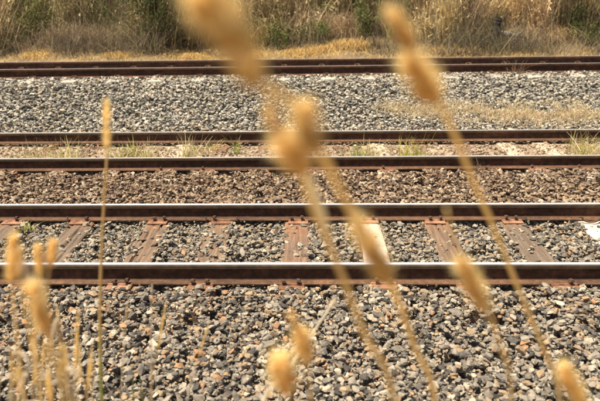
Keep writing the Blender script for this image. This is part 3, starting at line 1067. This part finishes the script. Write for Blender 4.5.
# standing dead stems, drooping mounds and twiggy tangles, all grown together
b = Bag()
BR = [(.40, .29, .18), (.50, .38, .24), (.28, .195, .13), (.58, .45, .29), (.33, .26, .20), (.45, .31, .21)]
def brush(cx, off, kind, tone):
    y = float(yF(cx)) + off
    z = gz(cx, y)
    tint = np.array([1, 1, 1]) * tone * np.array([.98, RNG.uniform(.98, 1.10), RNG.uniform(.80, 1.0)])
    if kind == 'reed':
        n = int(RNG.integers(90, 200)); w = RNG.uniform(.12, .35); h = RNG.uniform(1.2, 2.5)
        d = rand_dirs(n, RNG.uniform(.10, .22), (RNG.normal(0, .12), RNG.normal(-.03, .08)))
    elif kind == 'mound':
        n = int(RNG.integers(160, 340)); w = RNG.uniform(.10, .25); h = RNG.uniform(.7, 1.5)
        d = rand_dirs(n, RNG.uniform(.4, .75))
    else:
        n = int(RNG.integers(120, 260)); w = RNG.uniform(.2, .5); h = RNG.uniform(.5, 1.3)
        d = rand_dirs(n, RNG.uniform(.6, 1.1))
    root = np.array([cx, y, z - .03]) + RNG.normal(0, 1, (n, 3)) * [w, w * .8, 0]
    L = h * RNG.uniform(.35, 1.1, n)
    cols = {'reed': BR, 'mound': BR[:2] + BR[3:4] + [(.62, .48, .29)], 'tangle': [(.22, .175, .135), (.30, .24, .18), (.15, .125, .10), (.37, .29, .21)]}[kind]
    c = mixcols(cols, n, .35) * tint
    if kind == 'reed':
        strips(b, root, d, L, RNG.uniform(.014, .034, n), RNG.normal(0, .16, (n, 3)) * [[1, 1, .3]], c, 4)
        k = n * 2
        pick = RNG.integers(n, size=k)
        Rt = root[pick] + d[pick] * (L[pick] * RNG.uniform(.08, .9, k))[:, None]
        ld = rand_dirs(k, 1.0)
        strips(b, Rt, ld, RNG.uniform(.12, .5, k), RNG.uniform(.018, .042, k), ld * [[.5, .5, -.9]] + RNG.normal(0, .2, (k, 3)), mixcols(cols[:4], k, .35) * tint, 3)
    elif kind == 'mound':
        strips(b, root, d, L, RNG.uniform(.014, .03, n), d * [[.6, .6, 0]] + RNG.normal(0, .15, (n, 3)), c, 5, None, None, RNG.uniform(.6, 1.1))
    else:
        strips(b, root, d, L, RNG.uniform(.007, .016, n), RNG.normal(0, .55, (n, 3)), c, 4)
for _px in (515, 548): SHRUB_AT.append((on_line(_px, 34, lambda x: float(yF(x)) + 5.0).x, 4.9, .55))
SHRUB_AT.append((on_line(497, 22, lambda x: float(yF(x)) + 4.2).x, 4.3, .16))
for cx in np.concatenate([RNG.uniform(-13, -3.6, 16), RNG.uniform(1.9, 13, 26)]):
    if any(abs(cx - q[0]) < q[2] * .7 for q in SHRUB_AT[-3:]): continue
    brush(cx, RNG.uniform(3.4, 4.3), 'tangle', RNG.choice([.6, .8, 1.0]))
for _ in range(620):
    cx = RNG.uniform(-13.5, 13.5)
    off = 4.15 + 5.6 * RNG.random() ** 1.25
    if off < 4.5 and RNG.random() < .5: continue
    lim = 0.0
    for sx_, sy_, sw_ in SHRUB_AT:
        if abs(cx - sx_) < sw_ and off < sy_ + .15: lim = 99
    if -3.3 < cx < 1.9 and off < 5.0: lim = 99
    if off < lim: continue
    kind = RNG.choice(['reed', 'mound', 'tangle'], p=[.50, .22, .28] if off > 4.6 else [.25, .25, .50])
    brush(cx, off, kind, RNG.choice([.45, .85, 1.25, 1.65]))
# low grey tangle at the front of the brush
k = 12000
Q, o = scatter(k, -14, 14, 3.6, 5.6)
mm = RNG.random(k) < 1.8 * (fbm(Q[:, 0] * 1.1 + 50, Q[:, 1] * .6, 3) - .30)
Q = Q[mm]; k = len(Q)
ld = rand_dirs(k, .9)
strips(b, Q, ld, RNG.uniform(.15, .7, k), RNG.uniform(.007, .014, k), RNG.normal(0, .5, (k, 3)), mixcols([(.20, .165, .13), (.28, .23, .18), (.15, .13, .10), (.35, .28, .2)], k), 4)
tag(link('dry_brush', b.mesh('dry_brush'), M_PLANT), 'tangle of brown standing stems and dead leaves on the bank', 'brush', kind='stuff')


def shrub(px, py, off, w, h, n, cols, label, leaf=.05, lobes=7, base_lift=0.0, name='green_shrub', stemcol=(.16, .11, .07), cat='shrub', narrow=1.0):
    p = on_line(px, py, lambda x: float(yF(x)) + off)
    z = gz(p.x, p.y)
    root = empty(name, (p.x, p.y, z))
    tag(root, label, cat, 'shrubs on the bank behind the tracks')
    rg = RNG
    L = [(np.array([rg.normal(0, w * .33), rg.normal(0, w * .25), base_lift + h * rg.uniform(.25, .85)]), rg.uniform(.25, .45) * w) for _ in range(lobes)]
    sb = Bag()
    for c, r in L:
        tip = c + np.array([0, 0, r * .5])
        tube(sb, smooth_line([(0, 0, -0.05), tuple(c * [.25, .25, .4]), tuple(c * [.7, .7, .8]), tuple(tip)], 3), list(np.linspace(.022, .005, 10)), stemcol, 5)
    link('stem', sb.mesh('stem'), M_PLANT, root)
    lb = Bag()
    pos, nrm = [], []
    for c, r in L:
        k = n // lobes
        v = rg.normal(size=(k, 3)); v /= np.linalg.norm(v, axis=1, keepdims=True)
        rad = r * rg.uniform(.25, 1.0, (k, 1)) ** .6
        pos.append(c + v * rad * [[1, 1, 1.1]]); nrm.append(v)
    pos = np.concatenate(pos); nrm = np.concatenate(nrm)
    keep = pos[:, 2] > 0.03
    pos, nrm = pos[keep], nrm[keep]
    k = len(pos)
    clump = fbm(pos[:, 0] * 5 + px, pos[:, 2] * 5, 2)
    keep = clump > .30
    pos, nrm, clump = pos[keep], nrm[keep], clump[keep]; k = len(pos)
    ld = nrm + rg.normal(0, .6, (k, 3)) + [[0, 0, .25]]
    ld /= np.linalg.norm(ld, axis=1, keepdims=True)
    strips(lb, pos, ld, leaf * rg.uniform(.6, 1.4, k), leaf * .42 * narrow, rg.normal(0, .3, (k, 3)), mixcols(cols, k, .25), 2)
    link('foliage', lb.mesh('foliage'), M_GREEN, root)
    return root


for row in SHRUBS: shrub(*row)


def clump(px, py, off, n, h, spread, cols, label, wid, droop=.9, bw=.014):
    p = on_line(px, py, lambda x: float(yF(x)) + off)
    b = Bag()
    root = np.stack([RNG.normal(0, wid, n), RNG.normal(0, wid * .6, n), np.full(n, -.03)], 1)
    d = rand_dirs(n, spread)
    strips(b, root, d, h * RNG.uniform(.5, 1.1, n), bw * RNG.uniform(.6, 1.2, n), d * [[.5, .5, 0]] + RNG.normal(0, .12, (n, 3)), mixcols(cols, n, .3), 6, None, None, droop)
    o = link('grass_clump', b.mesh('grass_clump'), M_PLANT)
    o.location = (p.x, p.y, gz(p.x, p.y))
    return tag(o, label, 'grass clump', 'dry grass clumps on the bank')


GOLD = [(.66, .46, .17), (.74, .54, .22), (.56, .38, .13), (.70, .54, .28)]
TAN = [(.50, .38, .24), (.58, .45, .28), (.42, .31, .20), (.34, .25, .16)]
clump(515, 32, 5.0, 1500, 1.15, .55, TAN, 'big arching dry grass mound behind the fallen log', .22)
clump(350, 48, 4.0, 900, .65, .6, GOLD, 'bright yellow grass clump left of the slender green shrub', .20)
clump(548, 35, 5.0, 900, 1.3, .5, TAN + GOLD[:1], 'drooping dry grass right of the fallen log', .25)
clump(255, 48, 3.7, 700, .5, .8, GOLD, 'low yellow grass clump just right of the big blurred head', .2)
clump(300, 50, 3.6, 800, .42, .9, GOLD, 'low spreading yellow grass in the middle of the bank foot', .22)
clump(325, 47, 3.9, 700, .45, .9, GOLD, 'yellow grass clump below the mid green bush', .2)
clump(120, 55, 3.4, 600, .35, .9, GOLD, 'short yellow grass below the dark green shrub on the left', .22)
clump(190, 54, 3.5, 700, .42, .9, GOLD, 'short yellow grass at the right foot of the dark green shrub', .22)
clump(40, 55, 3.4, 500, .34, .9, GOLD, 'short yellow grass at the left end of the bank foot', .22)
clump(450, 50, 3.9, 800, .55, .7, TAN + GOLD, 'tawny grass clump right of the lower blurred seed head', .5)
clump(470, 30, 5.0, 800, 1.2, .45, TAN, 'tall tawny grass left of the black stump', .35)
clump(280, 12, 5.6, 1200, 1.5, .35, TAN, 'tall fawn grass standing above the low dark green bush', .6, .6)
clump(345, 15, 5.6, 900, 1.4, .35, TAN, 'tall brown grass standing left of the slender green shrub', .45, .6)
clump(75, 30, 5.0, 900, 1.2, .4, TAN, 'tall brown grass between the green shrubs on the left', .5, .6)

# fallen log and burnt stump
def wood_mat(name, a, bcol):
    m, nt, bb = new_mat(name)
    g = noise(nt, coords(nt, 'Object', (3, 30, 30)), 1, 5)
    nt.links.new(ramp(nt, g, [(.3, a), (.7, bcol)]), bb.inputs['Base Color'])
    bb.inputs['Roughness'].default_value = .9
    bump(nt, bb, g, .8, .02)
    return m


M_LOG, M_CHAR = wood_mat('grey_deadwood', (.16, .14, .12), (.36, .33, .29)), wood_mat('charred_wood', (.010, .009, .008), (.030, .027, .024))
p = on_line(513, 36, lambda x: float(yF(x)) + 4.4)
b = Bag()
tube(b, smooth_line([(-.42, .05, .10), (-.2, 0, .05), (.1, -.03, .0), (.42, .04, -.06)], 5), [.05 + .03 * math.sin(i * .35) for i in range(16)], (.3, .3, .3), 9)
tube(b, smooth_line([(.1, 0, .02), (.2, -.1, .1), (.26, -.14, .2)], 3), [.035, .03, .028, .024, .02, .016, .012], (.3, .3, .3), 6)
o = link('fallen_log', b.mesh('fallen_log'), M_LOG); o.location = p
tag(o, 'grey fallen log lying on the bank below the arching grass', 'log')
p = on_line(497, 26, lambda x: float(yF(x)) + 4.2)
b = Bag()
tube(b, smooth_line([(0, 0, -.9), (.01, 0, -.4), (-.01, .01, 0), (.0, 0, .14), (.02, .01, .22)], 4), [.16 - .005 * i + .015 * math.sin(i * 2.1) for i in range(17)], (.05, .05, .05), 9)
tube(b, smooth_line([(.08, 0, .1), (.2, .02, .2), (.27, .03, .33)], 3), [.04, .036, .032, .028, .022, .018, .012], (.05, .05, .05), 6)
o = link('tree_stump', b.mesh('tree_stump'), M_CHAR); o.location = p
tag(o, 'short black burnt stump in the dry brush left of the log', 'stump')

# ------------------------------------------------------------------ tall grass stalks on the near bank
HEADC = [(.96, .75, .33), (.96, .80, .42), (.95, .68, .24), (.96, .87, .58)]


def seed_head(a, bq, rad, parent, off, n=420, cols=HEADC, name='seed_head', lobes=0):
    """spindles of fine bristles from a (tip) to bq (base); lobes adds side clusters that break the outline"""
    bag = Bag()
    a0, b0 = np.array(a), np.array(bq)
    ax0 = a0 - b0; L0 = np.linalg.norm(ax0); ax0 = ax0 / L0
    p1 = np.cross(ax0, [.3, .8, .5]); p1 /= np.linalg.norm(p1); p2 = np.cross(ax0, p1)
    sets = [(a0, b0, rad * (.86 if lobes else 1.0))]
    for k in range(lobes):
        th = RNG.uniform(0, 2 * np.pi); t = (k + RNG.uniform(.2, .8)) / lobes
        o = (p1 * math.cos(th) + p2 * math.sin(th)) * rad * RNG.uniform(.45, .8)
        st = b0 + ax0 * L0 * t * .75
        sets.append((st + o + ax0 * L0 * RNG.uniform(.22, .36), st + o * .5, rad * RNG.uniform(.40, .6)))
    for a, bq, rd_ in sets:
        ax = a - bq; L = np.linalg.norm(ax); ax = ax / L
        s1 = np.cross(ax, [.3, .8, .5]); s1 /= np.linalg.norm(s1); s2 = np.cross(ax, s1)
        ph = RNG.uniform(0, 6)
        prof = lambda t: np.sin(np.pi * np.clip(t * .92 + .05, 0, 1)) ** .7 * (1 + .16 * np.sin(t * 13 + ph))
        ts = np.linspace(0, 1, 9)
        tube(bag, [tuple(bq + ax * L * t - off) for t in ts], [rd_ * .42 * float(prof(t)) + .0004 for t in ts], cols[0], 8)
        m = int(n * (1.0 if rd_ > rad * .65 else .45))
        t = RNG.uniform(0, 1, m); th = RNG.uniform(0, 2 * np.pi, m)
        rd = np.cos(th)[:, None] * s1 + np.sin(th)[:, None] * s2
        root = bq + ax * (L * t)[:, None] + rd * (rd_ * RNG.uniform(.30, .70, m) * prof(t))[:, None] - off
        dv = rd * RNG.uniform(.5, 1.1, (m, 1)) + ax * RNG.uniform(.5, 1.2, (m, 1)) + RNG.normal(0, .15, (m, 3))
        dv /= np.linalg.norm(dv, axis=1, keepdims=True)
        sd = np.cross(dv, ax); sd /= np.linalg.norm(sd, axis=1, keepdims=True) + 1e-9
        strips(bag, root, dv, rd_ * RNG.uniform(.4, 1.5, m), rd_ * .10, RNG.normal(0, .12, (m, 3)), mixcols(cols, m, .2), 2, sd)
    return link(name, bag.mesh(name), M_SEED, parent)


def stalk(line, r0, label, heads=(), col=(.92, .74, .42), col_low=None, green_at=.52, ground_y=None, leaf=(), group='tall dry grass stalks on the near bank', cols=HEADC, nb=700, lobes=0):
    """line: (photo x, photo y, depth) from the tip downwards; the last point is carried on to the ground."""
    W = [np.array(pt(*q)) for q in line]
    d = W[-1] - W[-2]; d = d / np.linalg.norm(d)
    end = W[-1].copy()
    steps = 0
    while end[2] > base_z(end[0], end[1]) - .03 and steps < 400:
        end = end + np.array([d[0] * .006, d[1] * .006 if ground_y is None else 0, -.010]); steps += 1
    mid = (W[-1] * .5 + end * .5) + d * .02
    P = smooth_line(W + ([mid, end] if steps > 4 else [end]), 5)
    off = np.array(P[-1]); off[2] = base_z(off[0], off[1])
    root = empty('grass_stalk', tuple(off))
    tag(root, label, 'grass stalk', group)
    n = len(P)
    cl = np.array(col_low if col_low is not None else col)
    C = np.array([np.array(col) * (1 - f) + cl * f for f in np.clip((np.arange(n) / n - green_at) / .2, 0, 1)])
    bg_ = Bag()
    tube(bg_, [tuple(q - off) for q in P], [r0 * 1.35 * (.38 + .62 * i / (n - 1)) for i in range(n)], C, 7)
    for (i0, ln, wd, lean) in leaf:
        k = min(int(i0 * n), n - 1)
        q = P[k] - off
        dd = np.array([[lean, RNG.uniform(-.2, .2), .8]]); dd /= np.linalg.norm(dd)
        strips(bg_, q[None], dd, ln, wd, np.array([[lean * .6, 0, -.5]]), np.array([col]) * 1.05, 6, np.array([[.9, .42, 0.1]]))
    link('stem', bg_.mesh('stem', True), M_SEED, root)
    for (a, q, rad) in heads:
        seed_head(pt(*a), pt(*q), rad, root, off, nb, cols, 'seed_head', lobes)
    return root


GR = (.34, .40, .10)
stalk([(206, -10, .43), (222, 25, .435), (250, 72, .46), (285, 97, .50), (312, 135, .56), (340, 190, .65), (375, 255, .78), (398, 300, .95), (416, 350, 1.1), (435, 401, 1.25)],
      .0048, 'longest blurred stalk crossing the middle, with three golden seed clusters', [((203, -14, .43), (238, 52, .445), .0190), ((232, 36, .442), (257, 90, .455), .0150), ((299, 108, .545), (319, 153, .57), .0130), ((357, 220, .76), (389, 284, .80), .0175)], lobes=4)
stalk([(390, 8, .60), (402, 40, .62), (420, 72, .65), (440, 105, .70), (455, 135, .78), (475, 185, .9), (495, 230, 1.02), (515, 280, 1.15), (540, 340, 1.3), (560, 401, 1.45)],
      .0042, 'long blurred stalk leaning left on the right side with two golden clusters', [((389, 9, .60), (413, 50, .63), .0100), ((409, 58, .64), (437, 103, .69), .0175)], lobes=3)
stalk([(268, 88, .52), (277, 128, .56), (297, 158, .62), (312, 205, .7), (340, 270, .8), (365, 335, .92), (395, 401, 1.05)],
      .0044, 'faint blurred stalk left of the longest one with a round golden cluster', [((281, 140, .60), (306, 174, .63), .0155), ((268, 110, .54), (280, 140, .57), .0065)], lobes=3, leaf=[(.45, .25, .010, -.15)])
stalk([(446, 208, .78), (455, 240, .82), (470, 275, .86), (488, 312, .92), (500, 345, 1.0), (512, 401, 1.1)],
      .0030, 'blurred stalk with one golden head overlapping the nearest rail on the right', [((460, 260, .85), (487, 311, .92), .0155)], lobes=3)
stalk([(566, 368, 1.0), (580, 392, 1.02), (590, 420, 1.05), (598, 450, 1.1)], .0025, 'blurred golden head poking up at the bottom right corner', [((564, 366, 1.0), (586, 412, 1.03), .0160)], lobes=3)
stalk([(276, 360, .95), (285, 380, .97), (290, 405, 1.0), (292, 440, 1.05)], .0025, 'fat round golden head low in the middle, left of its twin', [((279, 358, .95), (288, 395, .98), .0190)], nb=600)
stalk([(294, 316, .98), (304, 350, 1.0), (309, 380, 1.05), (312, 430, 1.1)], .0022, 'smaller golden head low in the middle with a pale tuft on top', [((300, 333, .99), (308, 364, 1.01), .0145), ((290, 314, .97), (302, 336, .99), .0055)])
stalk([(336, 298, 2.3), (324, 316, 2.2), (306, 343, 2.05), (281, 380, 1.85), (262, 405, 1.75)], .0055, 'pale bleached stem leaning right behind the two low golden heads', [((336, 298, 2.3), (330, 307, 2.26), .012)], (.78, .69, .54), cols=[(.80, .71, .56)], nb=80)
stalk([(106, 100, 1.9), (107, 150, 1.9), (104, 205, 1.92), (101, 265, 1.96), (100, 330, 2.0), (102, 401, 2.05)], .0050, 'upright stalk with one slim plume standing alone on the left', [((106.5, 101, 1.9), (107, 153, 1.9), .0160)], (.64, .46, .20), GR, nb=700)
# left-hand cluster
stalk([(13, 236, 1.15), (12, 280, 1.18), (16, 330, 1.22), (25, 401, 1.3)], .0030, 'leftmost head of the lower left cluster, upright and golden', [((13, 235, 1.15), (11, 282, 1.18), .0125)])
stalk([(20, 248, 1.2), (19, 278, 1.22), (30, 340, 1.3), (42, 401, 1.35)], .0026, 'slim head half behind the leftmost head', [((20, 248, 1.2), (18, 277, 1.22), .0075)])
stalk([(38, 246, 1.25), (41, 278, 1.27), (50, 330, 1.32), (62, 401, 1.4)], .0028, 'head with a left tilt in the left pair above the nearest rail', [((37, 246, 1.25), (41, 277, 1.27), .0108)])
stalk([(53, 238, 1.25), (49, 270, 1.27), (46, 320, 1.3), (52, 401, 1.38)], .0028, 'head with a right tilt in the left pair above the nearest rail', [((53, 240, 1.25), (50, 268, 1.27), .0108)])
stalk([(34, 286, .88), (46, 335, .92), (58, 370, .98), (70, 405, 1.02)], .0026, 'largest soft head of the lower left cluster hanging over the stones', [((33, 284, .88), (48, 338, .92), .0165)], lobes=3, nb=600)
stalk([(24, 262, 1.0), (30, 285, 1.02), (36, 340, 1.08), (40, 401, 1.15)], .0022, 'pale faded head behind the left pair', [((23, 260, 1.0), (31, 290, 1.02), .0085)], cols=[(.62, .50, .36), (.7, .58, .44)], nb=160)
few = [((57, 318), (66, 401), 1.6, 'thin stalk just right of the largest soft head', 0.006, 30),
       ((78, 312), (74, 401), 1.7, 'speckled thin plume left of the lone upright stalk', 0.0085, 70),
       ((127, 303), (121, 401), 2.1, 'first pale thin stem right of the lone upright stalk', 0.004, 25),
       ((152, 284), (152, 401), 2.3, 'straight whitish hair-thin stem in the lower left', 0.0, 0),
       ((166, 303), (150, 395), 2.0, 'slim tan plume leaning right in the lower left', 0.0075, 45),
       ((209, 322), (188, 395), 2.2, 'pale blade leaning right, farthest right of the short stems', 0.006, 34),
       ((36, 325), (34, 401), 1.5, 'short speckled stem below the left pair', .007, 60),
       ((90, 355), (88, 401), 1.8, 'short tan stem low between two plumes', .008, 35),
       ((60, 345), (66, 401), 1.35, 'short golden head at the bottom left', .011, 44),
       ((48, 372), (50, 401), 1.2, 'stubby golden head at the very bottom left', .010, 30),
       ((140, 380), (143, 401), 2.4, 'short green stem at the bottom left of the stones', .0, 0),
       ((133, 376), (134, 401), 2.4, 'shorter green stem beside another green stem', .0, 0)]
for (tx, ty), (bx, by), Z, lab, hr, hl in few:
    col = (.60, .46, .25) if 'pale' not in lab and 'whit' not in lab else (.74, .64, .50)
    if 'green' in lab: col = (.36, .40, .12)
    line = [(tx, ty, Z), (tx * .6 + bx * .4 + RNG.uniform(-2, 2), ty * .6 + by * .4, Z * 1.01), (bx, by, Z * 1.04)]
    hd = [((tx, ty, Z), (tx + (bx - tx) * hl / max(by - ty, 1), ty + hl, Z * 1.01), hr * .85)] if hr else []
    stalk(line, .0022 if hr else .0028, lab, hd, col, nb=240)
ORD = ['first', 'second', 'third', 'fourth', 'fifth', 'sixth', 'seventh', 'eighth', 'ninth', 'tenth', 'eleventh', 'twelfth']
for k in range(12):
    tx = 4 + k * 7.8 + RNG.uniform(-2, 2); Z = RNG.uniform(1.25, 2.3); ty = RNG.uniform(300, 375); bx = tx + RNG.normal(0, 7)
    hr = RNG.uniform(.004, .007)
    stalk([(tx, ty, Z), ((tx + bx) / 2 + RNG.normal(0, 2), (ty + 401) / 2, Z * 1.01), (bx, 401, Z * 1.03)], .0018, '%s thin stem from the left in lower left cluster, %s' % (ORD[k], ('golden' if k % 2 else 'pale') + (' with a slim head' if k % 3 else ' and bare')),
          [((tx, ty, Z), (tx + (bx - tx) * .3, ty + RNG.uniform(18, 40), Z * 1.01), hr)] if k % 3 else [], (.88, .72, .44) if k % 2 else (.80, .70, .52),
          group='thin straw stems in the lower left cluster', nb=160)
# bleached curled leaves low on the left
b = Bag()
for (ax, ay, bx, by, Z) in ((16, 352, 30, 366, 1.6), (66, 370, 76, 378, 1.5), (58, 318, 52, 345, 1.6), (28, 376, 20, 384, 1.6)):
    q = np.array([pt((ax * (1 - t) + bx * t), (ay * (1 - t) + by * t) - 5 * math.sin(t * 3.1), Z) for t in np.linspace(0, 1, 6)])
    tube(b, [tuple(v) for v in q], [.003, .0055, .006, .0055, .004, .0015], (.80, .72, .58), 6)
    g = q[0].copy(); g[2] = base_z(g[0], g[1]) 
    tube(b, smooth_line([tuple(q[0]), tuple(q[0] * .5 + g * .5 + np.array([.02, 0, 0])), tuple(g)], 4), .0018, (.66, .56, .40), 5)
o = link('dead_leaves', b.mesh('dead_leaves'), M_SEED)
tag(o, 'bleached curled leaves on thin stems in the lower left cluster', 'dry leaves', kind='stuff')
# short turf on the near bank
b = Bag()
n = 6000
x = RNG.uniform(-4, 4, n); y = RNG.uniform(-1.5, 2.35, n)
root = np.stack([x, y, [base_z(a, c) - .045 for a, c in zip(x, y)]], 1)
d = rand_dirs(n, .6)
strips(b, root, d, RNG.uniform(.05, .22, n), .006, d * [[.6, .6, -.4]], mixcols(STRAW + YGREEN[:2], n), 3)
tag(link('dry_grass', b.mesh('dry_grass'), M_PLANT), 'dry turf on the near bank', 'grass', kind='stuff')
